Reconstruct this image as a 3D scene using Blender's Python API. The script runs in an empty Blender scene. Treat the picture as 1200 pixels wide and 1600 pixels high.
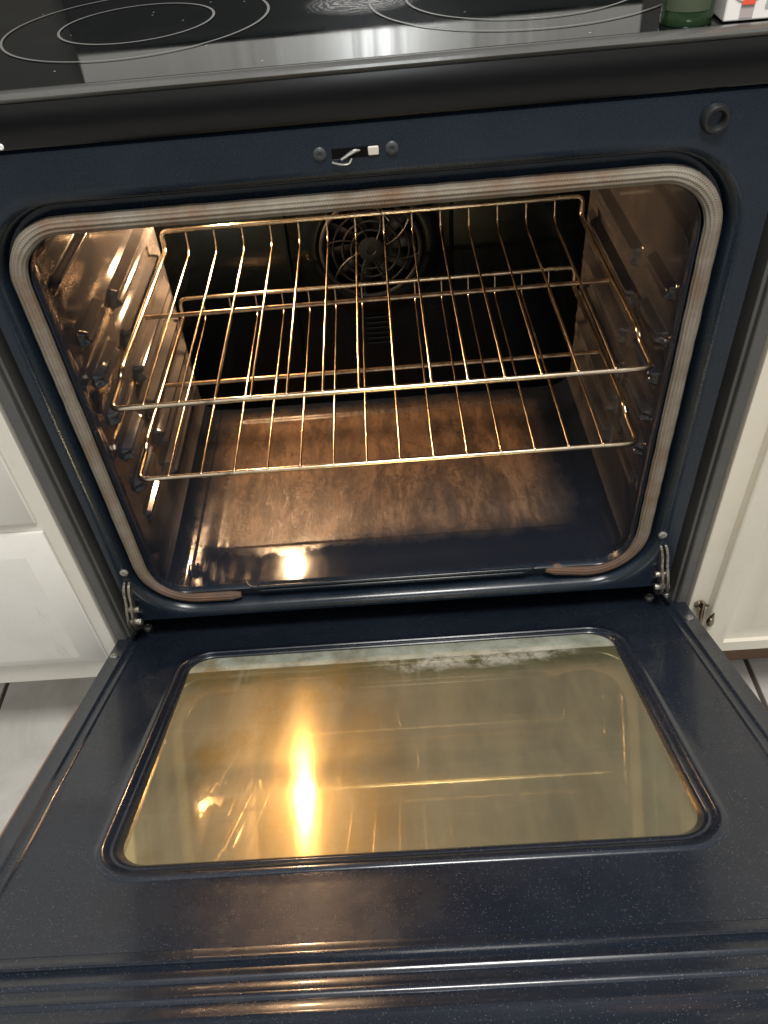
import bpy, bmesh, math, random
from mathutils import Vector, Matrix, noise
random.seed(4)
S = bpy.context.scene
COL = S.collection

# ------------------------------------------------------------------ camera
def set_camera():
    p, y, r = math.radians(45.013), math.radians(-2.762), math.radians(-5.977)
    fw = Vector((math.sin(y)*math.cos(p), math.cos(y)*math.cos(p), -math.sin(p)))
    rt = Vector((math.cos(y), -math.sin(y), 0)); up = rt.cross(fw)
    rt2 = rt*math.cos(r)+up*math.sin(r); up2 = -rt*math.sin(r)+up*math.cos(r)
    cd = bpy.data.cameras.new('camera'); c = bpy.data.objects.new('camera', cd); COL.objects.link(c)
    m = Matrix((rt2, up2, -fw)).transposed().to_4x4(); m.translation = (0.0157, -0.6782, 0.81)
    c.matrix_world = m
    cd.sensor_fit = 'VERTICAL'; cd.sensor_height = 36; cd.lens = 1255.49/1600*36
    cd.shift_x = (600-589.27)/1600; cd.shift_y = (848.26-800)/1600
    cd.clip_start = .01; cd.clip_end = 50
    S.camera = c
set_camera()

# ------------------------------------------------------------------ world, lamps, exposure
w = bpy.data.worlds.new('World'); S.world = w; w.use_nodes = True
nt = w.node_tree; nt.nodes.clear()
wo = nt.nodes.new('ShaderNodeOutputWorld'); bg = nt.nodes.new('ShaderNodeBackground')
tc = nt.nodes.new('ShaderNodeTexCoord'); sx = nt.nodes.new('ShaderNodeSeparateXYZ'); rp = nt.nodes.new('ShaderNodeValToRGB')
mr = nt.nodes.new('ShaderNodeMapRange'); mr.inputs[1].default_value = -1; mr.inputs[2].default_value = 1
nt.links.new(tc.outputs['Generated'], sx.inputs[0]); nt.links.new(sx.outputs['Z'], mr.inputs[0])
nt.links.new(mr.outputs[0], rp.inputs[0]); nt.links.new(rp.outputs[0], bg.inputs[0]); nt.links.new(bg.outputs[0], wo.inputs[0])
e = rp.color_ramp.elements
e[0].position = .46; e[0].color = (.035, .033, .03, 1); e[1].position = .95; e[1].color = (.45, .45, .45, 1)
x_ = e.new(.505); x_.color = (.10, .10, .095, 1); x_ = e.new(.56); x_.color = (.75, .74, .70, 1)
bg.inputs[1].default_value = 1.0
def area(name, loc, size, power, col, target):
    l = bpy.data.lights.new(name, 'AREA'); l.size = size; l.energy = power; l.color = col
    o = bpy.data.objects.new(name, l); COL.objects.link(o); o.location = loc
    o.rotation_euler = (Vector(target)-Vector(loc)).to_track_quat('-Z', 'Y').to_euler(); return o
area('ceiling_lamp', (0.12, -0.75, 2.15), .45, 40, (1, .97, .92), (0, 0, .3))
wl_ = area('window_light', (0.06, -2.3, 1.35), .2, 4, (.93, .97, 1), (0, .3, .7)); wl_.data.shape = 'RECTANGLE'; wl_.data.size_y = .6
S.view_settings.view_transform = 'Standard'; S.view_settings.look = 'None'
S.view_settings.exposure = 0; S.view_settings.gamma = 1

# ------------------------------------------------------------------ helpers
def obj(name, bm, mat, parent=None, smooth=True, bevel=0, solid=0, flip=False):
    me = bpy.data.meshes.new(name)
    bmesh.ops.remove_doubles(bm, verts=bm.verts, dist=1e-6)
    bmesh.ops.recalc_face_normals(bm, faces=bm.faces)
    if flip: bmesh.ops.reverse_faces(bm, faces=bm.faces)
    bm.to_mesh(me); bm.free()
    if smooth:
        for p in me.polygons: p.use_smooth = True
        me.set_sharp_from_angle(angle=math.radians(38))
    me.materials.append(mat)
    o = bpy.data.objects.new(name, me); COL.objects.link(o)
    if solid:
        m = o.modifiers.new('solid', 'SOLIDIFY'); m.thickness = solid; m.offset = -1
    if bevel:
        m = o.modifiers.new('bevel', 'BEVEL'); m.width = bevel; m.segments = 3; m.limit_method = 'ANGLE'
    if parent: o.parent = parent
    return o
def tag(o, label=None, cat=None, group=None, kind=None):
    for k, v in (('label', label), ('category', cat), ('group', group), ('kind', kind)):
        if v: o[k] = v
    return o
def empty(name, loc, label, cat, group=None):
    o = bpy.data.objects.new(name, None); COL.objects.link(o); o.location = loc
    return tag(o, label, cat, group)
def box(bm, x0, x1, y0, y1, z0, z1):
    v = [bm.verts.new((x, y, z)) for x in (x0, x1) for y in (y0, y1) for z in (z0, z1)]
    for f in ((0,1,3,2),(4,6,7,5),(0,4,5,1),(2,3,7,6),(0,2,6,4),(1,5,7,3)): bm.faces.new([v[i] for i in f])
def tube(bm, pts, r, n=8, closed=False, sq=None):
    pts = [Vector(p) for p in pts]; N = len(pts); rings = []; prev = None
    for i, p in enumerate(pts):
        a = pts[(i-1) % N] if (closed or i) else p; b = pts[(i+1) % N] if (closed or i < N-1) else p
        t = (b-a).normalized()
        if prev is None:
            u = t.cross(Vector((0, 0, 1)))
            if u.length < .05: u = t.cross(Vector((0, 1, 0)))
        else: u = prev-t*prev.dot(t)
        u.normalize(); prev = u; v = t.cross(u)
        ru, rv = (r, r) if sq is None else sq
        if callable(r): ru = rv = r(i/(N-1))
        rings.append([bm.verts.new(p+u*(ru*math.cos(2*math.pi*k/n))+v*(rv*math.sin(2*math.pi*k/n))) for k in range(n)])
    M = N if closed else N-1
    for i in range(M):
        A, B = rings[i], rings[(i+1) % N]
        for k in range(n): bm.faces.new((A[k], A[(k+1) % n], B[(k+1) % n], B[k]))
    if not closed:
        bm.faces.new(rings[0][::-1]); bm.faces.new(rings[-1])
def fillet(pts, r, n=6):
    pts = [Vector(p) for p in pts]; out = [pts[0]]
    for i in range(1, len(pts)-1):
        a, b, c = pts[i-1], pts[i], pts[i+1]; d1 = (a-b); d2 = (c-b)
        rr_ = min(r, d1.length*.45, d2.length*.45); p1 = b+d1.normalized()*rr_; p2 = b+d2.normalized()*rr_
        for k in range(n+1):
            t = k/n; out.append(p1*(1-t)**2+b*2*t*(1-t)+p2*t*t)
    out.append(pts[-1]); return out
def rrect(x0, x1, z0, z1, r, ns=12, nt_=12, nc=8, rb=None):
    """rounded rectangle, always the same number of points; r top radius, rb bottom radius"""
    rb = r if rb is None else rb; P = []
    def side(a, b, n):
        for k in range(n): t = k/n; P.append((a[0]+(b[0]-a[0])*t, a[1]+(b[1]-a[1])*t))
    def arc(cx, cz, a0, R):
        for k in range(nc): a = math.radians(a0+90*k/nc); P.append((cx+R*math.cos(a), cz+R*math.sin(a)))
    side((x1, z0+rb), (x1, z1-r), ns); arc(x1-r, z1-r, 0, r)
    side((x1-r, z1), (x0+r, z1), nt_); arc(x0+r, z1-r, 90, r)
    side((x0, z1-r), (x0, z0+rb), ns); arc(x0+rb, z0+rb, 180, rb)
    side((x0+rb, z0), (x1-rb, z0), nt_); arc(x1-rb, z0+rb, 270, rb)
    return P
def loft(bm, rings, closed=True):
    V = [[bm.verts.new(p) for p in R] for R in rings]
    for A, B in zip(V, V[1:]):
        n = len(A)
        for k in range(n if closed else n-1):
            try: bm.faces.new((A[k], A[(k+1) % n], B[(k+1) % n], B[k]))
            except ValueError: pass
    return V
def sm(a, b, x):
    t = max(0, min(1, (x-a)/(b-a))); return t*t*(3-2*t)
def disc(bm, c, r, h, axis, n=20, dome=.35):
    """a low domed screw head standing on c along axis"""
    c = Vector(c); ax = Vector(axis).normalized(); u = ax.orthogonal().normalized(); v = ax.cross(u)
    R = []
    for rr_, hh in ((1, -.2), (1, .55), (.8, .9), (.5, 1), (.36, 1), (.3, .5)):
        R.append([c+ax*h*hh+(u*math.cos(2*math.pi*k/n)+v*math.sin(2*math.pi*k/n))*r*rr_ for k in range(n)])
    V = loft(bm, R); bm.faces.new(V[-1]); bm.faces.new(V[0][::-1])

# ------------------------------------------------------------------ materials
def mat(name, base=(.5,.5,.5), rough=.5, metal=0, spec=.5, coat=0, emit=None, es=0):
    m = bpy.data.materials.new(name); m.use_nodes = True; b = m.node_tree.nodes['Principled BSDF']
    b.inputs['Base Color'].default_value = (*base, 1); b.inputs['Roughness'].default_value = rough
    b.inputs['Metallic'].default_value = metal; b.inputs['Specular IOR Level'].default_value = spec
    b.inputs['Coat Weight'].default_value = coat; b.inputs['Coat Roughness'].default_value = .08
    if emit: b.inputs['Emission Color'].default_value = (*emit, 1); b.inputs['Emission Strength'].default_value = es
    return m
class NT:
    def __init__(s, m): s.t = m.node_tree; s.b = s.t.nodes['Principled BSDF']; s.c = s.t.nodes.new('ShaderNodeTexCoord')
    def link(s, a, b): s.t.links.new(a, b)
    def vec(s, scale=(1,1,1), loc=(0,0,0)):
        m = s.t.nodes.new('ShaderNodeMapping'); s.link(s.c.outputs['Object'], m.inputs[0])
        m.inputs['Scale'].default_value = scale; m.inputs['Location'].default_value = loc; return m.outputs[0]
    def noise(s, sc, det=4, rough=.6, v=None, dist=0):
        n = s.t.nodes.new('ShaderNodeTexNoise'); n.inputs['Scale'].default_value = sc; n.inputs['Detail'].default_value = det
        n.inputs['Roughness'].default_value = rough; n.inputs['Distortion'].default_value = dist
        s.link(v or s.c.outputs['Object'], n.inputs['Vector']); return n.outputs['Fac']
    def ramp(s, f, stops):
        r = s.t.nodes.new('ShaderNodeValToRGB'); s.link(f, r.inputs[0]); e = r.color_ramp.elements
        for i, (p, c) in enumerate(stops):
            c = (c, c, c, 1) if isinstance(c, (int, float)) else (*c, 1)
            if i < 2: e[i].position = p; e[i].color = c
            else: q = e.new(p); q.color = c
        return r.outputs[0]
    def mix(s, f, a, b, mode='MIX'):
        m = s.t.nodes.new('ShaderNodeMix'); m.data_type = 'RGBA'; m.blend_type = mode
        for val, idx in ((f, 0), (a, 6), (b, 7)):
            if isinstance(val, bpy.types.NodeSocket): s.link(val, m.inputs[idx])
            elif idx == 0: m.inputs[0].default_value = val
            else: m.inputs[idx].default_value = (*val, 1)
        return m.outputs[2]
    def math(s, op, a, b=0, c=0, clamp=False):
        m = s.t.nodes.new('ShaderNodeMath'); m.operation = op; m.use_clamp = clamp
        for i, v in enumerate((a, b, c)):
            if isinstance(v, bpy.types.NodeSocket): s.link(v, m.inputs[i])
            else: m.inputs[i].default_value = v
        return m.outputs[0]
    def xyz(s):
        m = s.t.nodes.new('ShaderNodeSeparateXYZ'); s.link(s.c.outputs['Object'], m.inputs[0]); return m.outputs
    def bump(s, f, strength=.3, dist=.001):
        b = s.t.nodes.new('ShaderNodeBump'); b.inputs['Strength'].default_value = strength; b.inputs['Distance'].default_value = dist
        s.link(f, b.inputs['Height']); s.link(b.outputs[0], s.b.inputs['Normal'])
    def band(s, x, a, b, soft):   # 1 between a and b
        m1 = s.t.nodes.new('ShaderNodeMapRange'); s.link(x, m1.inputs[0]); m1.inputs[1].default_value = a-soft; m1.inputs[2].default_value = a+soft
        m2 = s.t.nodes.new('ShaderNodeMapRange'); s.link(x, m2.inputs[0]); m2.inputs[1].default_value = b+soft; m2.inputs[2].default_value = b-soft
        return s.math('MULTIPLY', m1.outputs[0], m2.outputs[0])
    def specks(s, scale, thr, v=None):
        n = s.t.nodes.new('ShaderNodeTexVoronoi'); n.inputs['Scale'].default_value = scale
        s.link(v or s.c.outputs['Object'], n.inputs['Vector'])
        c = s.t.nodes.new('ShaderNodeSeparateColor'); s.link(n.outputs['Color'], c.inputs[0])
        near = s.math('LESS_THAN', n.outputs['Distance'], thr); pick = s.math('GREATER_THAN', c.outputs[0], .80)
        return s.math('MULTIPLY', near, pick)

def enamel(name, base, rough=.16, speck=.35, dust=.15):
    m = mat(name, base, rough, 0, .5); n = NT(m)
    big = n.noise(5, 5); fine = n.noise(900, 2)
    c = n.mix(n.ramp(big, [(.35, 0), (.7, 1)]), base, tuple(v*1.5+.003 for v in base))
    c = n.mix(n.math('MULTIPLY', n.ramp(fine, [(.56, 0), (.72, 1)]), .35), c, (.06, .062, .068))
    sp = n.math('ADD', n.specks(330, .16), n.specks(560, .24), clamp=True)
    sp = n.math('MULTIPLY', sp, n.ramp(n.noise(3.5, 5, .7), [(.32, .3), (.55, 1)]))
    c = n.mix(n.math('MULTIPLY', sp, speck), c, (.30, .31, .33))
    d = n.math('MULTIPLY', n.ramp(n.noise(3.2, 6, .7, n.vec((1, 3, 1))), [(.45, 0), (.75, 1)]), dust)
    c = n.mix(d, c, (.16, .15, .14))
    n.link(c, n.b.inputs['Base Color'])
    r = n.ramp(n.noise(14, 5), [(.3, rough*.8), (.75, rough*1.7)]); n.link(r, n.b.inputs['Roughness'])
    if speck > .05: n.bump(n.noise(60, 2), .05, .002)
    return m
NAVY = enamel('navy_enamel', (.006, .0095, .017), .22, .26, .03)
b_ = NAVY.node_tree.nodes['Principled BSDF']; b_.inputs['Coat Weight'].default_value = .35; b_.inputs['Coat Roughness'].default_value = .10
FRAME = enamel('frame_enamel', (.0042, .0092, .0168), .2, .03, .0)
BLACK = mat('black_gloss', (.0045, .0045, .005), .24, 0, .4)
DARK = mat('dark_recess', (.002, .002, .002), .7, 0, .1)
STRIP = enamel('grey_side_steel', (.065, .065, .062), .4, .1, .4)
CHROME = mat('rack_chrome', (.78, .66, .46), .22, 1)
n = NT(CHROME)
cc = n.mix(n.ramp(n.noise(30, 4), [(.35, 0), (.7, 1)]), (.80, .70, .55), (.60, .44, .27))
cc = n.mix(n.ramp(n.noise(13, 6, .7), [(.56, 0), (.66, .8)]), cc, (.20, .13, .08))
n.link(cc, n.b.inputs['Base Color'])
n.link(n.ramp(n.noise(20, 2), [(.3, .2), (.8, .3)]), n.b.inputs['Roughness'])
RUSTY = mat('tarnished_rod', (.5, .38, .25), .4, .9)
n = NT(RUSTY); n.link(n.ramp(n.noise(70, 5), [(.3, (.60, .46, .30)), (.55, (.36, .25, .16)), (.75, (.14, .09, .06))]), n.b.inputs['Base Color'])
STEEL = mat('worn_hinge_steel', (.45, .43, .38), .38, .9)
n = NT(STEEL); n.link(n.ramp(n.noise(120, 5), [(.3, (.60, .58, .52)), (.55, (.32, .29, .24)), (.75, (.12, .09, .06))]), n.b.inputs['Base Color'])
n.bump(n.noise(260, 3), .6, .002)
SCREW = mat('screw_metal', (.42, .41, .38), .38, .85)
RUBBER = mat('black_rubber', (.012, .012, .013), .45)
def gasket_mat():
    m = mat('braided_gasket', (.22, .17, .12), .75, .15); n = NT(m)
    uv = n.t.nodes.new('ShaderNodeUVMap'); s = n.t.nodes.new('ShaderNodeSeparateXYZ'); n.link(uv.outputs[0], s.inputs[0])
    br = n.math('SINE', n.math('ADD', n.math('MULTIPLY', s.outputs[0], 2600), n.math('MULTIPLY', n.math('SINE', n.math('MULTIPLY', s.outputs[1], 56)), 2.2)))
    rows = n.math('SINE', n.math('MULTIPLY', s.outputs[1], 75.4))
    g = n.math('ADD', n.math('MULTIPLY', br, .18), n.math('MULTIPLY', rows, .35))
    big = n.noise(16, 5, .7); z = n.xyz()[2]
    c = n.ramp(big, [(.3, (.37, .335, .28)), (.5, (.26, .22, .17)), (.66, (.22, .13, .075)), (.8, (.08, .055, .04))])
    lo = n.t.nodes.new('ShaderNodeMapRange'); n.link(z, lo.inputs[0]); lo.inputs[1].default_value = .13; lo.inputs[2].default_value = .055
    c = n.mix(n.math('MULTIPLY', lo.outputs[0], .8), c, n.ramp(n.noise(40, 5), [(.35, (.20, .085, .05)), (.7, (.08, .05, .04))]))
    c = n.mix(n.ramp(g, [(-.0, .35), (.5, 0)]), c, (.08, .065, .05))
    n.link(c, n.b.inputs['Base Color']); n.bump(g, .9, .0012); return m
GASKET = gasket_mat()
def liner_mat():
    m = mat('oven_interior_enamel', (.04, .036, .036), .16, 0, .65); n = NT(m); X, Y, Z = n.xyz()
    wall = n.mix(n.ramp(n.noise(9, 5), [(.35, 0), (.7, 1)]), (.052, .053, .060), (.105, .095, .088))
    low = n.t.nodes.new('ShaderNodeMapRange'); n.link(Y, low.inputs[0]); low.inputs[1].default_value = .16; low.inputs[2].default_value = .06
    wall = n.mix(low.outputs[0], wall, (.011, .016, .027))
    # scorched centre of the oven floor: an irregular brown stain
    nz = n.math('MULTIPLY', n.math('SUBTRACT', n.noise(14, 6, .7), .5), .06)
    rect = n.math('MULTIPLY', n.band(n.math('ADD', X, nz), -.262, .235, .03), n.band(n.math('ADD', Y, nz), .130, .440, .02))
    fl = n.math('MULTIPLY', rect, n.math('LESS_THAN', Z, .03))
    mot = n.noise(24, 10, .8, n.vec((1.3, .38, 1)), .25)
    brown = n.ramp(mot, [(.32, (.050, .036, .030)), (.47, (.14, .088, .056)), (.57, (.27, .170, .102)), (.68, (.085, .045, .032))])
    scr = n.ramp(n.noise(60, 6, .8, n.vec((1, .25, 1), (0, 3, 0)), 1.5), [(.56, 0), (.64, 1)])
    pale = n.math('MULTIPLY', scr, n.math('MULTIPLY', n.band(X, -.22, .0, .05), n.band(Y, .12, .30, .05)))
    brown = n.mix(n.math('MULTIPLY', pale, .85), brown, (.46, .35, .24))
    ringd = n.math('ABSOLUTE', n.math('SUBTRACT', n.noise(8, 5, .6, n.vec((1, 1, 1), (7, 2, 0))), .5))
    brown = n.mix(n.math('MULTIPLY', n.ramp(ringd, [(.0, 1), (.012, 0)]), .55), brown, (.05, .03, .02))
    crumbs = n.math('MULTIPLY', n.specks(150, .22), n.ramp(n.noise(11, 4), [(.45, 0), (.6, 1)]))
    brown = n.mix(crumbs, brown, (.04, .02, .012))
    streak = n.noise(6, 4, .6, n.vec((1, .35, 1)), .6)
    st = n.math('MULTIPLY', fl, n.ramp(streak, [(.28, .35), (.55, 1)]))
    c = n.mix(st, wall, brown)
    fnavy = n.math('MULTIPLY', n.math('LESS_THAN', Z, .03), n.math('SUBTRACT', 1, fl))
    c = n.mix(fnavy, c, (.013, .017, .026))
    n.link(c, n.b.inputs['Base Color'])
    r = n.math('ADD', n.ramp(n.noise(20, 5), [(.3, .07), (.75, .15)]), n.math('MULTIPLY', st, .28)); n.link(r, n.b.inputs['Roughness'])
    hh = n.math('MULTIPLY', n.noise(55, 8, .75, n.vec((1, .5, 1)), .8), st); n.bump(n.math('ADD', hh, n.math('MULTIPLY', n.noise(30, 2), .12)), .45, .0022)
    return m
LINER = liner_mat()
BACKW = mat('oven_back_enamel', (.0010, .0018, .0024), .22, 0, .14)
FAN = mat('fan_cover_enamel', (.005, .0062, .0065), .4, 0, .3)
BLADE = mat('fan_blade_metal', (.07, .06, .052), .5, .5)
def glass_mat():
    m = mat('bronze_coated_glass', (.2,.18,.1), .08, 0, .5); n = NT(m); t = n.t; X, Y, Z = n.xyz()
    # greasy film that scatters a little + the bronze mirror coating
    v = n.vec((1, .22, .22)); smear = n.noise(26, 6, .65, v); big = n.noise(4.5, 4, .6)
    film = n.ramp(big, [(.3, (.19, .175, .115)), (.7, (.28, .26, .18))])
    film = n.mix(n.ramp(smear, [(.45, 0), (.75, .6)]), film, (.30, .26, .15))
    # baked residue near the hinge side (upper edge of window)
    edge = n.math('ADD', Y, n.math('MULTIPLY', n.math('SUBTRACT', n.noise(22, 7, .75), .5), .045))
    dust = n.band(n.math('ADD', Y, n.math('MULTIPLY', n.math('SUBTRACT', edge, Y), .06)), -.0835, -.02, .0008)
    d2 = n.math('MULTIPLY', dust, n.ramp(n.noise(34, 7, .75, n.vec((1, 1, 1), (3, 1, 0))), [(.36, .5), (.64, .95)]))
    dark = n.band(edge, -.118, -.06, .014)
    film = n.mix(n.math('MULTIPLY', dark, .85), film, (.045, .055, .025))
    film = n.mix(d2, film, (.38, .41, .345))
    sp2 = n.math('MULTIPLY', n.math('MULTIPLY', n.band(X, -.02, .21, .03), n.band(edge, -.104, -.07, .006)), n.ramp(n.noise(30, 8, .8, n.vec((1, 1, 1), (1, 5, 2))), [(.44, 0), (.58, .8)]))
    film = n.mix(sp2, film, (.50, .51, .45))
    scr = n.math('MULTIPLY', n.ramp(n.noise(9, 6, .8, n.vec((.5, 5, 5))), [(.55, 0), (.60, 1)]), .22)
    film = n.mix(scr, film, (.36, .33, .22))
    mott = n.ramp(n.noise(13, 8, .75, n.vec((1, .6, .6), (5, 2, 1))), [(.48, 0), (.62, 1)])
    film = n.mix(n.math('MULTIPLY', mott, n.math('MULTIPLY', n.band(X, -.27, -.02, .05), .75)), film, (.17, .11, .03))
    drip = n.math('MULTIPLY', n.ramp(n.noise(60, 3, .5, n.vec((1, .08, .08))), [(.62, 0), (.68, 1)]), .25)
    film = n.mix(drip, film, (.33, .31, .22))
    n.link(film, n.b.inputs['Base Color']); n.b.inputs['Roughness'].default_value = .5; n.b.inputs['Specular IOR Level'].default_value = .3
    def glossy(col, rough, an=0):
        g = t.nodes.new('ShaderNodeBsdfAnisotropic'); g.inputs['Color'].default_value = (*col, 1); g.inputs['Roughness'].default_value = rough
        g.inputs['Anisotropy'].default_value = an
        if an:
            cx = t.nodes.new('ShaderNodeCombineXYZ'); cx.inputs[0].default_value = 1; n.link(cx.outputs[0], g.inputs['Tangent'])
        return g
    g1 = glossy((1, .86, .48), .025); g2 = glossy((1, .80, .36), .13, .5); g3 = glossy((1, .76, .30), .33)
    ma = t.nodes.new('ShaderNodeMixShader'); ma.inputs[0].default_value = .34; n.link(g1.outputs[0], ma.inputs[1]); n.link(g2.outputs[0], ma.inputs[2])
    mg = t.nodes.new('ShaderNodeMixShader'); mg.inputs[0].default_value = .22; n.link(ma.outputs[0], mg.inputs[1]); n.link(g3.outputs[0], mg.inputs[2])
    ms = t.nodes.new('ShaderNodeMixShader'); n.link(mg.outputs[0], ms.inputs[2]); n.link(n.b.outputs[0], ms.inputs[1])
    cover = n.math('ADD', n.math('MULTIPLY', d2, .42), n.math('ADD', n.math('MULTIPLY', dark, .25), n.math('MULTIPLY', n.ramp(smear, [(.4, 0), (.8, 1)]), .22)))
    n.link(n.math('SUBTRACT', .58, cover, 0, True), ms.inputs[0])
    bp = t.nodes.new('ShaderNodeBump'); bp.inputs['Strength'].default_value = .12; bp.inputs['Distance'].default_value = .001
    n.link(smear, bp.inputs['Height'])
    for g in (g2, g3): n.link(bp.outputs[0], g.inputs['Normal'])
    n.link(ms.outputs[0], t.nodes['Material Output'].inputs[0]); return m
GLASS = glass_mat()
def cooktop_mat():
    m = mat('black_ceramic_glass', (.006, .007, .008), .07, 0, .8); n = NT(m); X, Y, Z = n.xyz()
    c = n.mix(n.math('MULTIPLY', n.ramp(n.noise(9, 7, .7), [(.5, 0), (.8, 1)]), .2), (.004, .005, .0055), (.05, .05, .05))
    # white boiled-over residue between the two front burners
    dx = n.math('SUBTRACT', X, .012); dy = n.math('SUBTRACT', Y, .19)
    rr_ = n.math('SQRT', n.math('ADD', n.math('MULTIPLY', dx, dx), n.math('MULTIPLY', dy, dy)))
    wv = n.math('SINE', n.math('MULTIPLY', n.math('ADD', rr_, n.math('MULTIPLY', n.noise(22, 6), .06)), 900))
    mk = n.math('MULTIPLY', n.ramp(rr_, [(.025, 1), (.055, 0)]), n.ramp(wv, [(0, .25), (.9, .9)]))
    c = n.mix(n.math('MULTIPLY', mk, .75), c, (.6, .6, .6))
    c = n.mix(n.math('MULTIPLY', n.specks(60, .06), .7), c, (.5, .5, .48))
    n.link(c, n.b.inputs['Base Color'])
    n.link(n.ramp(n.noise(12, 6), [(.4, .02), (.8, .07)]), n.b.inputs['Roughness']); return m
COOK = cooktop_mat()
RING = mat('printed_burner_ring', (.17, .17, .165), .35)
TRIM = enamel('cooktop_trim', (.13, .13, .125), .16, .2, .2); TRIM.node_tree.nodes['Principled BSDF'].inputs['Metallic'].default_value = .6
SST = mat('brushed_stainless', (.70, .69, .66), .3, 1)
n = NT(SST); n.link(n.ramp(n.noise(5, 3, .5, n.vec((14, 1, .4))), [(.3, .14), (.7, .28)]), n.b.inputs['Roughness'])
WARM_SKIN = mat('door_skin_warm_reflection', (.55, .30, .18), .35, .9)  # stainless door skin with a warm reflection put into its colour as copper tint
n = NT(WARM_SKIN); n.link(n.ramp(n.noise(26, 6), [(.3, (.62, .33, .19)), (.6, (.45, .25, .15)), (.72, (.2, .16, .14))]), n.b.inputs['Base Color'])
def paint(name, base, worn=(.45,.36,.26)):
    m = mat(name, base, .42, 0, .4); n = NT(m)
    c = n.mix(n.ramp(n.noise(2.5, 5), [(.35, 0), (.7, 1)]), base, tuple(v*.92 for v in base))
    c = n.mix(n.math('MULTIPLY', n.specks(34, .05), .8), c, worn)
    c = n.mix(n.math('MULTIPLY', n.ramp(n.noise(5, 7, .75), [(.52, 0), (.72, 1)]), .22), c, (.46, .38, .27))
    c = n.mix(n.math('MULTIPLY', n.ramp(n.noise(26, 6, .7, n.vec((1, 1, .25))), [(.62, 0), (.70, 1)]), .22), c, (.30, .24, .17))
    n.link(c, n.b.inputs['Base Color']); n.bump(n.noise(90, 4), .12, .001); return m
WHITE_L = paint('white_cabinet_paint', (.73, .715, .665)); CREAM = paint('cream_cabinet_paint', (.73, .68, .575))
CREAM_L = paint('ivory_frame_paint', (.68, .655, .585))
def tile_mat():
    m = mat('stone_tile', (.42,.41,.38), .45); n = NT(m)
    c = n.ramp(n.noise(7, 8, .7, None, .8), [(.3, (.40, .385, .35)), (.5, (.50, .485, .45)), (.7, (.58, .565, .53))])
    n.link(c, n.b.inputs['Base Color']); n.bump(n.noise(40, 5), .15, .002); return m
TILE = tile_mat(); GROUT = mat('dark_grout', (.07, .055, .045), .8)

# ------------------------------------------------------------------ setting: floor
FZ = -.27
def tiles():
    bm = bmesh.new(); box(bm, -3, 3, -3, 3, FZ-.05, FZ-.004)
    g = obj('floor_grout', bm, GROUT, smooth=False); tag(g, kind='structure')
    bm = bmesh.new(); T = .405; gx, gy = .008, .009
    xs = [-3.105+.0, ]
    for i in range(-8, 9):
        x0 = .545+i*T
        for j in range(-8, 9):
            y0 = .137+j*T
            if abs(x0) > 2.6: continue
            box(bm, x0+gx/2, x0+T-gx/2, y0+gy/2, y0+T-gy/2, FZ-.02, FZ)
    # left of the range the joints fall elsewhere
    f = obj('floor', bm, TILE, smooth=False, bevel=.0015); tag(f, kind='structure'); g.parent = None
    return f
tiles()

bm = bmesh.new(); box(bm, -2.2, 2.2, .66, .70, FZ, 1.7)
wl = obj('wall', bm, mat('kitchen_wall_paint', (.045, .043, .038), .6), smooth=False); tag(wl, kind='structure')

# ------------------------------------------------------------------ the range
R = empty('kitchen_range', (0, 0, FZ), 'navy enamelled electric range with its oven door hanging open and light on', 'range')
def part(name, bm, m, parent=None, **k):
    o = obj(name, bm, m, None, **k); p = parent or R; o.parent = p
    # keep world coordinates
    off = Vector((0, 0, FZ)) if p is R else Vector((0, 0, 0))
    o.matrix_parent_inverse = Matrix.Translation(-off) if p is R else Matrix.Identity(4)
    return o
LB = 56   # not used for shape, kept for perimeter density
# ---- body shell (sides, back)
bm = bmesh.new()
box(bm, -.378, -.366, .0, .60, FZ+.02, .632); part('side_panel', bm, STRIP, bevel=.002)
bm = bmesh.new()
box(bm, .366, .378, .0, .60, FZ+.02, .632); part('side_panel', bm, STRIP, bevel=.002)
# inner flange strip of each side panel, a folded lip with a seam
for s in (-1, 1):
    bm = bmesh.new(); a, b = sorted((s*.3655, s*.3612)); box(bm, a, b, .006, .05, FZ+.03, .60)
    part('side_flange', bm, STRIP, bevel=.0015)
bm = bmesh.new(); box(bm, -.3575, .3575, .10, .12, -.262, -.06); part('lower_panel', bm, DARK)
bm = bmesh.new(); box(bm, -.3645, .3645, .585, .60, FZ+.03, .63); part('rear_panel', bm, STRIP)
# ---- front frame with opening: loft from the opening outwards, y = depth
GX = -.004
def fr(d, y, r, hx=.294, z0=.064, z1=.5275, ztop=None, rb=None):
    return [(x, y, z) for x, z in rrect(GX-hx-d, GX+hx+d, z0-d, z1+d, r, 24, 24, 10, rb)]
bm = bmesh.new()
rings = [fr(.0, .012, .04), fr(.001, .004, .042), fr(.002, .003, .045), fr(.0025, .014, .046), fr(.024, .014, .07), fr(.0252, .008, .071),
         fr(.0272, .001, .072), fr(.0300, -.0035, .073), fr(.0345, -.0055, .075), fr(.040, -.0055, .075)]
flat = [(x, -.0055, z) for x, z in rrect(-.3420, .3430, .010, .598, .012, 24, 24, 10)]
o1 = [(x, .0, z) for x, z in rrect(-.3450, .3460, .008, .6005, .012, 24, 24, 10)]
o2 = [(x, .05, z) for x, z in rrect(-.3450, .3460, .008, .6005, .012, 24, 24, 10)]
# bottom of the frame is low: lip rings must not run past the lower edge
def clampz(Rg, zmin): return [(x, y, max(z, zmin)) for x, y, z in Rg]
rings = [clampz(r_, .026) for r_ in rings]
flat = clampz(flat, .0245); o1 = clampz(o1, .021); o2 = clampz(o2, .021)
loft(bm, rings+[flat, o1, o2])
frame = part('front_frame', bm, FRAME)
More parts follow.
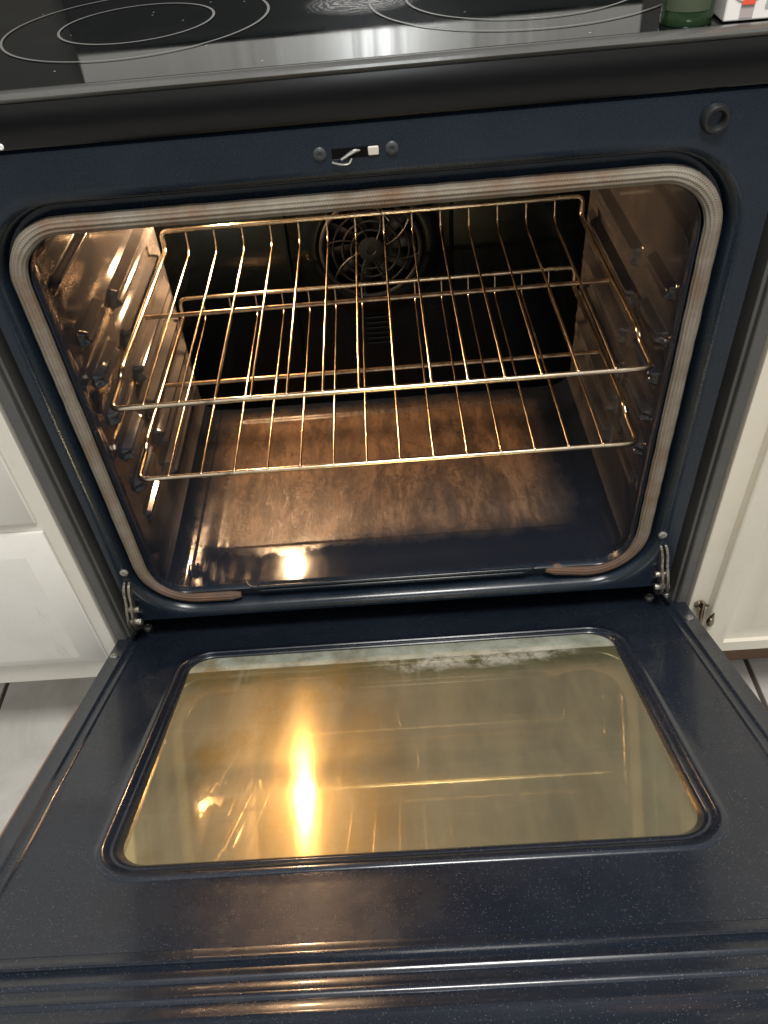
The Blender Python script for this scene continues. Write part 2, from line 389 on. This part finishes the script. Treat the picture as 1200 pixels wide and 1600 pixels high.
# folded lines of the sill between the two gasket ends
bm = bmesh.new()
def ridge(bm, x0, x1, y, z, r): tube(bm, fillet([(x0, y+.012, z), (x0+.006, y, z), (x1-.006, y, z), (x1, y+.012, z)], .006), r, 10)
ridge(bm, -.19, .182, .0045, .0620, .0022); ridge(bm, -.18, .172, .004, .0560, .0016)
part('sill_bead', bm, FRAME, frame)
# side recess backing (dark)
for s in (-1, 1):
    bm = bmesh.new(); a, b = sorted((s*.344, s*.367)); box(bm, a, b, .045, .06, -.26, .63); part('side_gap', bm, DARK)
# ---- black upper front strip and trim
bm = bmesh.new()
P = [(-.012, .5995), (-.0125, .603), (-.012, .6300), (-.010, .6335)]
pr = [(.02, .6015)]+[(-.0070, .6015), (-.0080, .6025), (-.0084, .604), (-.0100, .634), (-.0095, .6348), (.02, .6348)]
loft(bm, [[(x, y, z) for y, z in pr] for x in (-.378, -.2, 0, .2, .378)], closed=False)
part('upper_front_strip', bm, BLACK)
bm = bmesh.new()
pr = [(.010, .6350), (-.011, .6352), (-.0135, .6365), (-.0150, .6390), (-.0145, .6410), (-.0120, .6425), (-.008, .6430), (-.003, .6425), (-.001, .6412), (.000, .640)]
loft(bm, [[(x, y, z) for y, z in pr] for x in (-.381, -.2, 0, .2, .381)], closed=False)
part('cooktop_trim', bm, TRIM)
bm = bmesh.new(); box(bm, -.379, .379, -.001, .575, .634, .6405)
cook = part('cooktop', bm, COOK, bevel=.0008)
def ring(bm, cx, cy, r, wdt, z=.6412, n=128, a0=0, a1=360):
    rs = []
    for rr_, dz in ((r-wdt/2, 0), (r+wdt/2, 0)):
        rs.append([(cx+rr_*math.cos(math.radians(a0+(a1-a0)*k/n)), cy+rr_*math.sin(math.radians(a0+(a1-a0)*k/n)), z) for k in range(n+1)])
    loft(bm, rs, closed=False)
for (cx, cy, rs) in ((-.195, .183, (.121, .0706)), (.156, .176, (.138, .105)), (-.205, .44, (.10,)), (.18, .45, (.09,))):
    bm = bmesh.new()
    for r in rs: ring(bm, cx, cy, r, .0024)
    part('burner_ring', bm, RING, cook)
# ---- backguard with stainless control panel, seen mirrored in the cooktop
bm = bmesh.new(); box(bm, -.385, .385, .584, .625, .6408, .7465); bg_ = part('backguard', bm, BLACK)
bm = bmesh.new(); box(bm, -.385, .385, .578, .64, .747, .88); part('control_panel', bm, SST, bg_, bevel=.003)
# ---- oven liner
LV = [.378, .326, .2745, .223, .1715, .120]
def wall_h(y, z):
    h = 0
    for k, zl in enumerate(LV):
        # long ledge towards the back and a short one in front of it
        cz = zl-.0150
        az = abs(z-cz); prof = (1-sm(.0095, .0130, az))*(.72+.28*sm(.002, .0065, az))
        az = abs(z-(cz+.020)); prof2 = (1-sm(.0062, .0095, az))*(.66+.34*sm(.001, .0045, az))
        long_ = sm(.200, .208, y)*(1-sm(.415, .459, y))
        shrt = sm(.076, .084, y)*(1-sm(.152, .162, y))
        h = max(h, .0120*prof*long_, .0105*prof2*shrt*(1 if k < 5 else .6))
        # small dimple joining them
        dd = math.hypot((y-.182)/.014, (z-(cz+.012))/.020)
        h -= .004*max(0, 1-dd*dd)
    # shallow full depth rib near the top
    for zc, a in ((.452, .006), (.492, .005)):
        p = max(0, 1-abs(z-zc)/.009); h = max(h, a*p*p*(3-2*p)*sm(.05, .075, y)*(1-sm(.440, .458, y)))
    return h
def floor_h(x, y):
    d = min(.243-abs(x), y-.128, .428-y)
    q = -.0045*sm(-.003, .004, d)
    d2 = .276-abs(x)
    q += .003*math.exp(-((d2)/.006)**2)*sm(.07, .10, y)
    return q
def liner():
    bm = bmesh.new(); rings = []
    NS, NTp, NC = 200, 90, 10
    def rg(x0, x1, z0, z1, y, r, disp):
        P = rrect(x0, x1, z0, z1, r, NS, NTp, NC); out = []
        for i, (x, z) in enumerate(P):
            if disp:
                if i < NS: x -= wall_h(y, z)
                elif NS+NC+NTp+NC <= i < 2*NS+2*NC+NTp: x += wall_h(y, z)
                elif 2*NS+3*NC+NTp <= i < 2*NS+3*NC+2*NTp: z += floor_h(x, y)
            out.append((x, y, z))
        return out
    for y, hx, z0, z1, r in ((.010, .2943, .0635, .528, .04), (.013, .2948, .062, .5285, .042), (.018, .296, .055, .5305, .045), (.028, .300, .038, .535, .044), (.040, .3055, .024, .541, .04), (.050, .308, .017, .544, .037)):
        rings.append(rg(GX-hx, -GX*0+hx+GX, z0, z1, y, r, False))
    y = .056
    while y < .462:
        f = sm(.05, .08, y); rings.append(rg(GX*(1-f)-.308-.003*f, GX*(1-f)+.308+.003*f, .014, .545, y, .034, True)); y += .0026
    rings.append(rg(-.311, .311, .014, .545, .4635, .034, False))
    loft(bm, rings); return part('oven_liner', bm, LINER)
lin = liner()
# back wall with the convection fan opening
FC = (-.003, .280)
def backwall():
    bm = bmesh.new(); rings = []; N = 160; Y = .4625
    for rr_, dy in ((.073, .030), (.073, .004), (.075, -.001), (.079, -.0035), (.084, -.004), (.098, -.003), (.104, .001), (.108, .0015)):
        rings.append([(FC[0]+rr_*math.cos(2*math.pi*k/N), Y+dy, FC[1]+rr_*math.sin(2*math.pi*k/N)) for k in range(N)])
    for f in (.08, .35, .7, 1.0):
        L = []
        for k in range(N):
            a = 2*math.pi*k/N; c, s = math.cos(a), math.sin(a)
            tx = (.316-FC[0] if c > 0 else .316+FC[0])/max(abs(c), 1e-6); tz = ((.552-FC[1]) if s > 0 else (FC[1]-.006))/max(abs(s), 1e-6)
            R2 = min(tx, tz); rr_ = .108+(R2-.108)*f; L.append((FC[0]+rr_*c, Y+.0015*(1-f), FC[1]+rr_*s))
        rings.append(L)
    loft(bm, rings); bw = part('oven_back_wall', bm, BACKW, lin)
    bm = bmesh.new()
    for k in range(6): tube(bm, [(-.02, Y-.0005, .168-.009*k), (.02, Y-.0005, .168-.009*k)], .0016, 8)
    for x in (-.125, .115): tube(bm, [(x, Y-.0005, .05), (x, Y-.0005, .50)], .003, 8)
    part('stamped_ribs', bm, BACKW, lin)
backwall()
# fan cover: web of rings and curved spokes
bm = bmesh.new()
def fp(r, a, y=.4585): return (FC[0]+r*math.cos(a), y, FC[1]+r*math.sin(a))
for r, t in ((.0725, .0035), (.056, .0018), (.042, .0018), (.029, .0018)):
    tube(bm, [fp(r, 2*math.pi*k/72) for k in range(72)], t, 8, closed=True, sq=(t*1.1, t))
for k in range(8):
    a = 2*math.pi*k/8+.2
    tube(bm, [fp(.012+(.073-.012)*t/8, a+.45*(t/8)**1.3) for t in range(9)], .0017, 6, sq=(.0024, .0016))
V = loft(bm, [[fp(rr_, 2*math.pi*k/32, yy) for k in range(32)] for rr_, yy in ((.019, .462), (.019, .457), (.013, .4555), (.007, .4555), (.006, .4575))]); bm.faces.new(V[-1])
fan = part('fan_cover', bm, FAN)
bm = bmesh.new()
V = loft(bm, [[fp(rr_, 2*math.pi*k/48, yy) for k in range(48)] for rr_, yy in ((.0735, .4900), (.03, .4900), (.001, .4899))])
part('fan_housing', bm, DARK, fan)
for k in range(10):
    bm = bmesh.new(); a = 2*math.pi*k/10+.1
    c, s = math.cos(a), math.sin(a); pts = []
    for r in (.024, .066):
        for wv, yy in ((-.009, .468), (.009, .478)):
            pts.append(bm.verts.new((FC[0]+r*c-wv*s, yy, FC[1]+r*s+wv*c)))
    bm.faces.new((pts[0], pts[1], pts[3], pts[2])); part('fan_blade', bm, BLADE, fan, solid=.0012)
# oven lamp: high on the rear wall at the left
LAMP = (-.209, .436, .384)
bm = bmesh.new(); bmesh.ops.create_uvsphere(bm, u_segments=24, v_segments=14, radius=.0132, matrix=Matrix.Translation(LAMP) @ Matrix.Diagonal((1, 1, 1.55, 1)))
bulb = part('oven_lamp', bm, mat('lit_lamp_glass', (1, .8, .5), .3, emit=(1, .60, .31), es=950))
bm = bmesh.new(); tube(bm, [(LAMP[0], .464, LAMP[2]), (LAMP[0], .452, LAMP[2])], .024, 28); part('lamp_socket', bm, FAN, bulb)

# ---- gasket: hollow braided rope, open at the bottom centre
def gasket():
    bm = bmesh.new(); uvl = bm.loops.layers.uv.new('UVMap')
    cx0, cx1, cz0, cz1, r, rb = GX-.3075, GX+.3075, .0505, .5350, .052, .062
    path = [Vector((-.197, 0, .0495))]
    def arc(cx, cz, a0, a1, R, n=12):
        for k in range(n+1):
            a = math.radians(a0+(a1-a0)*k/n); path.append(Vector((cx+R*math.cos(a), 0, cz+R*math.sin(a))))
    def line(a, b, n):
        for k in range(1, n): path.append(Vector((a[0]+(b[0]-a[0])*k/n, 0, a[1]+(b[1]-a[1])*k/n)))
    line((-.197, .0495), (cx0+rb, cz0), 8); arc(cx0+rb, cz0+rb, 270, 180, rb); line((cx0, cz0+rb), (cx0, cz1-r), 30)
    arc(cx0+r, cz1-r, 180, 90, r); line((cx0+r, cz1), (cx1-r, cz1), 40); arc(cx1-r, cz1-r, 90, 0, r)
    line((cx1, cz1-r), (cx1, cz0+rb), 30); arc(cx1-rb, cz0+rb, 0, -90, rb); line((cx1-rb, cz0), (.190, .0575), 8); path.append(Vector((.190, 0, .0575)))
    N = len(path); L = 0; prev = None; n = 20
    for i, p in enumerate(path):
        a = path[max(i-1, 0)]; b = path[min(i+1, N-1)]; t = (b-a).normalized(); nrm = t.cross(Vector((0, 1, 0)))
        if i: L += (path[i]-path[i-1]).length
        endf = min(1, .6+min(i, N-1-i)*.2)
        wob = .0005*noise.noise(p*60)
        ring_ = []
        for k in range(n):
            th = 2*math.pi*k/n; u, v = math.cos(th), math.sin(th)
            ring_.append(bm.verts.new(p+nrm*u*(.0080*endf+wob*1.6)+Vector((0, 1, 0))*(v*.0068*endf+.0065)))
        if prev:
            for k in range(n):
                f = bm.faces.new((prev[0][k], prev[0][(k+1) % n], ring_[(k+1) % n], ring_[k]))
                for lp, (uu, vv) in zip(f.loops, ((prev[1], k/n), (prev[1], (k+1)/n), (L, (k+1)/n), (L, k/n))): lp[uvl].uv = (uu, vv)
        else: bm.faces.new(ring_[::-1])
        prev = (ring_, L)
    bm.faces.new(prev[0])
    return part('door_gasket', bm, GASKET)
gasket()
# frayed threads of the gasket
bm = bmesh.new()
for x, z, l in ((.012, .527, .012),):
    tube(bm, [(x, .004, z), (x+.002, .008, z-l*.4), (x+l*.5, .010, z-l*.7), (x+l*.8, .006, z-l)], .0004, 5)
part('loose_thread', bm, GASKET)
# ---- latch, its screws, bumper
bm = bmesh.new(); box(bm, -.0205, .0175, -.0062, .0, .5735, .5815); sl = part('latch_slot', bm, DARK, bevel=.0005)
bm = bmesh.new(); box(bm, .0085, .0172, -.0072, -.002, .5742, .5812); part('latch_switch', bm, mat('ivory_plastic', (.55, .50, .43), .5), sl, bevel=.001)
bm = bmesh.new(); tube(bm, fillet([(.005, -.0045, .5785), (-.001, -.006, .5790), (-.007, -.008, .5770), (-.0135, -.011, .5745)], .004), lambda t: .0010+.0006*math.sin(3.1*t), 8)
tube(bm, fillet([(-.0205, -.007, .5715), (-.013, -.011, .5705), (-.007, -.011, .5708), (-.005, -.008, .5735)], .003), .0009, 8)
part('latch_hook', bm, mat('latch_steel', (.6, .58, .55), .3, 1), sl)
for x, z in ((-.0300, .5785), (.0277, .5785)):
    bm = bmesh.new(); disc(bm, (x, -.0056, z), .0052, .0022, (0, -1, 0)); part('screw', bm, mat('dull_screw', (.08, .085, .09), .35, .6))
bm = bmesh.new(); c0 = (.2813, .5795)
loft(bm, [[(c0[0]+r*math.cos(2*math.pi*k/28), y, c0[1]+r*math.sin(2*math.pi*k/28)) for k in range(28)] for r, y in ((.0115, -.003), (.0112, -.009), (.0095, -.0115), (.0075, -.0115), (.006, -.009), (.0055, -.004), (.001, -.004))])
part('rubber_bumper', bm, RUBBER)
bm = bmesh.new(); disc(bm, (-.2765, -.0098, .6055), .0024, .0012, (0, -1, 0)); part('screw', bm, mat('bright_screw', (.9, .9, .88), .3, .2))
for x, z in ((-.3275, .1150), (.3225, .1155)):
    bm = bmesh.new(); disc(bm, (x, -.0045, z), .0052, .0028, (0, -1, 0)); part('screw', bm, SCREW)

# ------------------------------------------------------------------ the door: a plane tilted up towards the viewer
DT = .4056; DS = math.sqrt(1+DT*DT); DZ = -.019
def dp(x, s, h=0):   # s metres from the hinge line along the door, h above its inner face
    return (x, -s/DS-h*(DT/DS)*-1*-1, DZ+s*DT/DS+h/DS)
def door():
    bm = bmesh.new()
    def rg(d, h, r): return [dp(x, s, h) for x, s in rrect(-.2625-d, .2615+d, .062-d, .408+d, r, 20, 24, 10)]
    rings = [rg(-.001, -.0230, .028), rg(.0, -.006, .029), rg(.0012, -.0025, .030), rg(.003, -.0012, .032), rg(.0048, -.0018, .034), rg(.0058, -.0022, .035), rg(.0072, -.0005, .036),
             rg(.0088, .0026, .038), rg(.0110, .0042, .040), rg(.0135, .0040, .041), rg(.016, .0018, .042), rg(.0185, .0002, .044), rg(.0195, .0, .045)]
    flat = [dp(x, s, 0) for x, s in rrect(-.338, .338, -.075, .497, .003, 20, 24, 10)]
    loft(bm, rings+[[dp(x, s, .0) for x, s in rrect(-.290, .289, .030, .440, .04, 20, 24, 10)], [dp(x, s, .0) for x, s in rrect(-.311, .312, -.010, .463, .03, 20, 24, 10)], flat])
    # side strips with the two embossed steps
    for sg in (-1, 1):
        pr = [(.338, 0, 0), (.3445, 0, 0), (.3458, .0016, 1), (.3470, .0020, 1), (.3485, .0004, 1), (.356, .0004, 1), (.3575, .0020, 1), (.3590, .0022, 1), (.3605, .001, 1), (.374, .001, 0), (.3765, .0002, 0), (.3772, -.004, 0), (.3772, -.034, 0)]
        rows = []
        for s in (-.03, -.004, .006, .03, .12, .25, .4, .49, .497):
            f = sm(-.006, .02, s)*(1-sm(.475, .495, s))
            rows.append([dp(sg*x, s, h*f if kind else h) for x, h, kind in pr])
        loft(bm, rows, closed=False)
    # ribs across the free end
    pr = [(.4968, -.0003), (.501, .0002), (.5035, .0026), (.506, .0030), (.5085, .0022), (.511, -.0018), (.516, -.0022), (.519, .0002), (.5215, .0016), (.524, .0004), (.527, -.0022), (.532, -.0022),
          (.535, .0008), (.5375, .0022), (.5405, .0010), (.5435, -.0016), (.549, -.0016), (.552, .0008), (.5545, .0014), (.558, .0), (.572, .0), (.62, .0), (.624, -.002), (.625, -.006), (.625, -.034)]
    rows = [[dp(x, s, h) for s, h in pr] for x in (-.3765, -.25, -.1, 0, .1, .25, .3765)]
    loft(bm, rows, closed=False)
    d = part('oven_door', bm, NAVY, flip=True)
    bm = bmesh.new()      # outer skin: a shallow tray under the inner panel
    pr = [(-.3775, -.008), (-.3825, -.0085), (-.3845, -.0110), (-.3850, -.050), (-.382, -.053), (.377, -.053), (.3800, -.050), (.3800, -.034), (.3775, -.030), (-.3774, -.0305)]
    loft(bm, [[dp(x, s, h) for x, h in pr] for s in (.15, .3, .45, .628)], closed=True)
    part('outer_skin', bm, WARM_SKIN, d)
    bm = bmesh.new()
    loft(bm, [[dp(x, s, h) for x, h in [(-.3785, -.030), (-.3785, -.052), (.3785, -.052), (.3785, -.030)]] for s in (-.03, .149)], closed=True)
    part('door_side_rail', bm, BLACK, d)
    bm = bmesh.new()      # window glass, one thick pane
    v = [[dp(x, s, h-.0062-.0135*(s-.06)/.35) for x, s in rrect(-.2655, .2645, .059, .411, .026, 20, 24, 10)] for h in (0, -.004)]
    V = loft(bm, v); bm.faces.new(V[0]); bm.faces.new(V[1][::-1])
    part('window_glass', bm, GLASS, d)
    for x, s in ((-.3685, .043), (.3665, .043)):
        bm = bmesh.new(); disc(bm, dp(x, s, .0008), .0056, .0026, (0, -DT, 1) if False else Vector((0, DT, 1))); part('screw', bm, SCREW, d)
    for x, s in ((-.344, -.030), (-.3665, -.030), (.336, -.020), (.3605, -.026)):
        bm = bmesh.new(); disc(bm, dp(x, s, .001), .0062, .0036, Vector((0, DT, 1))); part('screw', bm, SCREW, d)
    for sg in (-1, 1):
        bm = bmesh.new(); a, b = sorted((sg*.3495, sg*.3555))
        V = loft(bm, [[dp(x, s, h) for x, s in ((a, -.028), (b, -.028), (b, .006), (a, .006))] for h in (.0008, .0012)]); bm.faces.new(V[1])
        part('hinge_slot', bm, DARK, d)
    return d
door()
# hinge arms: worn steel claws reaching from the frame down to the door
for sg, x0 in ((-1, -.3262), (1, .3232)):
    bm = bmesh.new()
    out = [(-.0045, .098), (-.011, .097), (-.016, .088), (-.0165, .070), (-.021, .058), (-.023, .040), (-.020, .026), (-.010, .012), (.004, -.004), (.012, -.008), (.012, .02), (.004, .05), (.000, .075)]
    for xo, hh in ((0, .0016), (.0062, .0016)):
        for side in (0,):
            A = []; B = []
            for y, z in out:
                xx = x0+sg*(xo+(.098-z)*.14)
                A.append(bm.verts.new((xx-hh, y, z))); B.append(bm.verts.new((xx+hh, y, z)))
            n_ = len(A); bm.faces.new(A); bm.faces.new(B[::-1])
            for k in range(n_): bm.faces.new((A[k], A[(k+1) % n_], B[(k+1) % n_], B[k]))
    xx = x0+sg*.0062; tube(bm, [(xx-.008, -.013, .055), (xx+.008, -.013, .055)], .004, 12)
    xx = x0+sg*.011; tube(bm, [(xx-.009, -.012, .030), (xx+.009, -.012, .030)], .0045, 12)
    part('hinge_arm', bm, STEEL, bevel=.0005)

# ------------------------------------------------------------------ racks: each a thing with its own wires
def make_rack(loc, yf, yb, ym, label):
    """origin at the middle of the front rod"""
    r = empty('oven_rack', loc, label, 'oven rack', 'wire racks in the oven')
    D_ = yb-yf
    hx = .2905
    bm = bmesh.new(); zr = .007; zb = .034
    left = [(-hx, 0, 0), (-hx, .052, .001), (-hx+.0015, .062, zr+.003), (-hx-.0005, .082, zr), (-hx+.002, D_-.008, zr), (-hx+.002, D_-.002, zr+.004), (-hx+.002, D_, zb)]
    pts = [(0, 0, 0)]+left; pts[0] = (0, 0, 0)
    full = [(0, 0, 0)]+left+[(-x, y, z) for x, y, z in left[::-1]]
    path = fillet([(0.0, 0, 0)]+left+[(0, D_, zb)], .010, 6)
    rp = [Vector((-p.x, p.y, p.z)) for p in path][::-1]
    tube(bm, path+rp[1:-1], .0031, 12, closed=True)
    f = obj('frame', bm, CHROME, r)
    bm = bmesh.new(); tube(bm, [(-hx+.002, ym-yf, -.0005), (hx-.002, ym-yf, -.0005)], .003, 10, sq=(.0034, .0026)); obj('crossbar', bm, RUSTY, r)
    first = None
    for k in range(14):
        x = -.2545+.5055*k/13
        if first is None:
            bm = bmesh.new()
            tube(bm, fillet([(0, -.0005, .0030), (0, .06, .0048), (0, D_-.016, .0048), (0, D_-.006, .010), (0, D_+.001, zb+.003)], .006, 4), .00135, 12)
            bmesh.ops.create_uvsphere(bm, u_segments=10, v_segments=6, radius=.0021, matrix=Matrix.Translation((0, -.0002, .0026)))
            first = wv = obj('wire', bm, CHROME, r)
        else:
            wv = first.copy(); COL.objects.link(wv); wv.parent = r
        wv.location = (x, 0, 0)
    return r
up_ = make_rack((0, .0452, .318), .0452, .411, .240, 'upper chrome wire rack level with the fan, nearest the top of the oven')
lo_ = make_rack((0, .0482, .215), .0452, .411, .240, 'lower chrome wire rack just above the scorched oven floor')

# ------------------------------------------------------------------ cabinets either side
def slab(bm, x0, x1, z0, z1, yf, yb, bev=.022, rise=.006, gap=0):
    """a raised-panel front: rectangle, sloping bevel, raised field. yf is the front of the field"""
    def q(d, y): return [(x0+d, y, z0+d), (x1-d, y, z0+d), (x1-d, y, z1-d), (x0+d, y, z1-d)]
    V = loft(bm, [q(0, yb), q(0, yf+rise+.001), q(.0015, yf+rise), q(bev, yf+.0004), q(bev+.0015, yf)])
    bm.faces.new(V[-1])
cl = empty('kitchen_cabinet', (-.69, .3, FZ), 'white painted base cabinet with raised panel fronts left of the range', 'cabinet')
def cpart(root, name, bm, m, **k):
    o = obj(name, bm, m, None, **k); o.parent = root; o.matrix_parent_inverse = Matrix.Translation(-root.location); return o
bm = bmesh.new(); box(bm, -1.0, -.3835, .0, .6, -.098, .60); cpart(cl, 'carcass', bm, CREAM_L, bevel=.0012)
bm = bmesh.new(); box(bm, -1.0, -.3835, .14, .58, FZ, -.0985); cpart(cl, 'toe_kick', bm, CREAM_L)
bm = bmesh.new(); slab(bm, -.93, -.4035, .205, .52, -.0175, -.0005, .026, .013); cpart(cl, 'drawer_front', bm, WHITE_L)
bm = bmesh.new(); slab(bm, -.93, -.4005, -.055, .190, -.0175, -.0005, .026, .013); cpart(cl, 'cabinet_door', bm, WHITE_L)
bm = bmesh.new(); box(bm, -1.0, -.3835, -.02, .6, .602, .635); cpart(cl, 'countertop', bm, mat('dark_counter', (.05, .05, .045), .3), bevel=.003)
cr = empty('kitchen_cabinet', (.69, .3, FZ), 'cream painted base cabinet with worn door and exposed hinge right of the range', 'cabinet')
bm = bmesh.new(); box(bm, .3835, 1.0, .0, .6, -.130, .60); cpart(cr, 'carcass', bm, CREAM, bevel=.0012)
bm = bmesh.new(); box(bm, .3835, 1.0, .072, .58, FZ+.012, -.1305); cpart(cr, 'toe_kick', bm, mat('brown_kick_board', (.15, .09, .055), .6))
bm = bmesh.new()
def q(x0, z0, y, x1=.93, z1=.52): return [(x0, y, z0), (x1, y, z0), (x1, y, z1), (x0, y, z1)]
V = loft(bm, [q(.408, -.112, -.0005), q(.408, -.112, -.014), q(.4095, -.1105, -.0155), q(.437, -.092, -.0155, .90, .49), q(.4385, -.0905, -.0105, .899, .489), q(.446, -.083, -.0095, .891, .481), q(.468, -.062, -.0145, .869, .459), q(.470, -.060, -.015, .867, .457)])
bm.faces.new(V[-1]); rd = cpart(cr, 'cabinet_door', bm, CREAM)
bm = bmesh.new(); box(bm, .3835, 1.0, -.02, .6, .602, .635); cpart(cr, 'countertop', bm, mat('dark_counter_top', (.05, .05, .045), .3), bevel=.003)
HM = mat('antique_hinge_metal', (.32, .26, .2), .28, 1)
bm = bmesh.new()
disc(bm, (.396, -.0005, -.024), .007, .004, (0, -1, 0)); tube(bm, [(.398, -.006, -.016), (.398, -.010, -.036), (.400, -.009, -.052)], .0032, 10)
for k in range(4): tube(bm, [(.396+.005*math.cos(k*1.5), -.004, -.021+.005*math.sin(k*1.5)), (.396+.008*math.cos(k*1.5), -.009, -.019+.008*math.sin(k*1.5))], .0018, 8)
bmesh.ops.create_uvsphere(bm, u_segments=16, v_segments=10, radius=.0062, matrix=Matrix.Translation((.4075, -.019, -.040)) @ Matrix.Diagonal((.8, .8, 1.4, 1)))
tube(bm, [(.4085, -.018, -.034), (.4095, -.019, -.022)], lambda t: .003*(1-t)+.0006, 8)
cpart(cr, 'hinge', bm, HM)

# ------------------------------------------------------------------ things on the cooktop's right front corner
b = empty('food_box', (.3525, .0255, .6408), 'white food box with a red square at the front right corner of the cooktop', 'box')
b.rotation_euler = (0, 0, math.radians(-2))
bm = bmesh.new(); box(bm, -.075, .075, -.022, .022, .001, .15); obj('carton', bm, mat('white_carton', (.78, .76, .72), .45), b, bevel=.0012)
def patch(name, pts, col, y=-.0226, rough=.45):
    bm = bmesh.new(); V = [bm.verts.new((x, y, z)) for x, z in pts]; V2 = [bm.verts.new((x, y+.0004, z)) for x, z in pts]
    bm.faces.new(V); k = len(V)
    for i in range(k): bm.faces.new((V[i], V2[i], V2[(i+1) % k], V[(i+1) % k]))
    return obj(name, bm, mat(name+'_ink', col, rough), b, smooth=False)
patch('picture_background', [(-.060, .0195), (.075, .0195), (.075, .147), (-.075, .147), (-.075, .034)], (.66, .34, .17))
patch('picture_plate', [(-.0600+.0150*math.cos(a*.2618), .0280+.0150*math.sin(a*.2618)) for a in range(24)], (.60, .50, .42), -.0229)
patch('picture_food', [(-.0595+.0128*math.cos(a*.2618), .0290+.0125*math.sin(a*.2618)) for a in range(24)], (.17, .07, .05), -.0232)
patch('picture_filling', [(-.0590+.0080*math.cos(a*.2618), .0310+.0070*math.sin(a*.2618)) for a in range(24)], (.55, .38, .2), -.0235)
patch('red_square', [(-.0640, .0115), (-.0545, .0115), (-.0545, .0180), (-.0640, .0140)], (.75, .10, .05), -.0238)
patch('grey_square', [(-.0640, .0030), (-.0545, .0030), (-.0545, .0112), (-.0640, .0112)], (.42, .36, .35))
cu = bpy.data.curves.new('box_text', 'FONT'); cu.body = 'ETBRUL'; cu.size = .0066; cu.extrude = .0002
to = bpy.data.objects.new('box_text', cu); COL.objects.link(to); bpy.context.view_layer.update()
me = bpy.data.meshes.new_from_object(to.evaluated_get(bpy.context.evaluated_depsgraph_get())); bpy.data.objects.remove(to)
me.materials.append(mat('grey_print', (.42, .42, .42), .5)); tx = bpy.data.objects.new('printed_text', me); COL.objects.link(tx); tx.parent = b
tx.rotation_euler = (math.radians(90), 0, 0); tx.location = (-.0470, -.0226, .0085)
GB = mat('dark_green_glass', (.018, .04, .016), .12, 0, .6)
bt = empty('glass_bottle', (.2545, .0225, .6408), 'dark green glass bottle standing left of the white food box', 'bottle')
bm = bmesh.new()
pr = [(.0185, 0), (.019, .001), (.019, .006), (.019, .12), (.017, .14), (.009, .165), (.0075, .175), (.0075, .21), (.0085, .212), (.0085, .218), (.001, .218)]
V = loft(bm, [[(r*math.cos(2*math.pi*k/32), r*math.sin(2*math.pi*k/32), z) for k in range(32)] for r, z in pr]); bm.faces.new(V[0][::-1]); bm.faces.new(V[-1])
obj('glass_body', bm, GB, bt)
bm = bmesh.new(); loft(bm, [[(r*math.cos(math.radians(-160+k*5)), r*math.sin(math.radians(-160+k*5)), z) for k in range(22)] for r, z in ((.0193, .010), (.0193, .10))], closed=False)
obj('paper_label', bm, mat('olive_label', (.05, .065, .035), .6), bt)
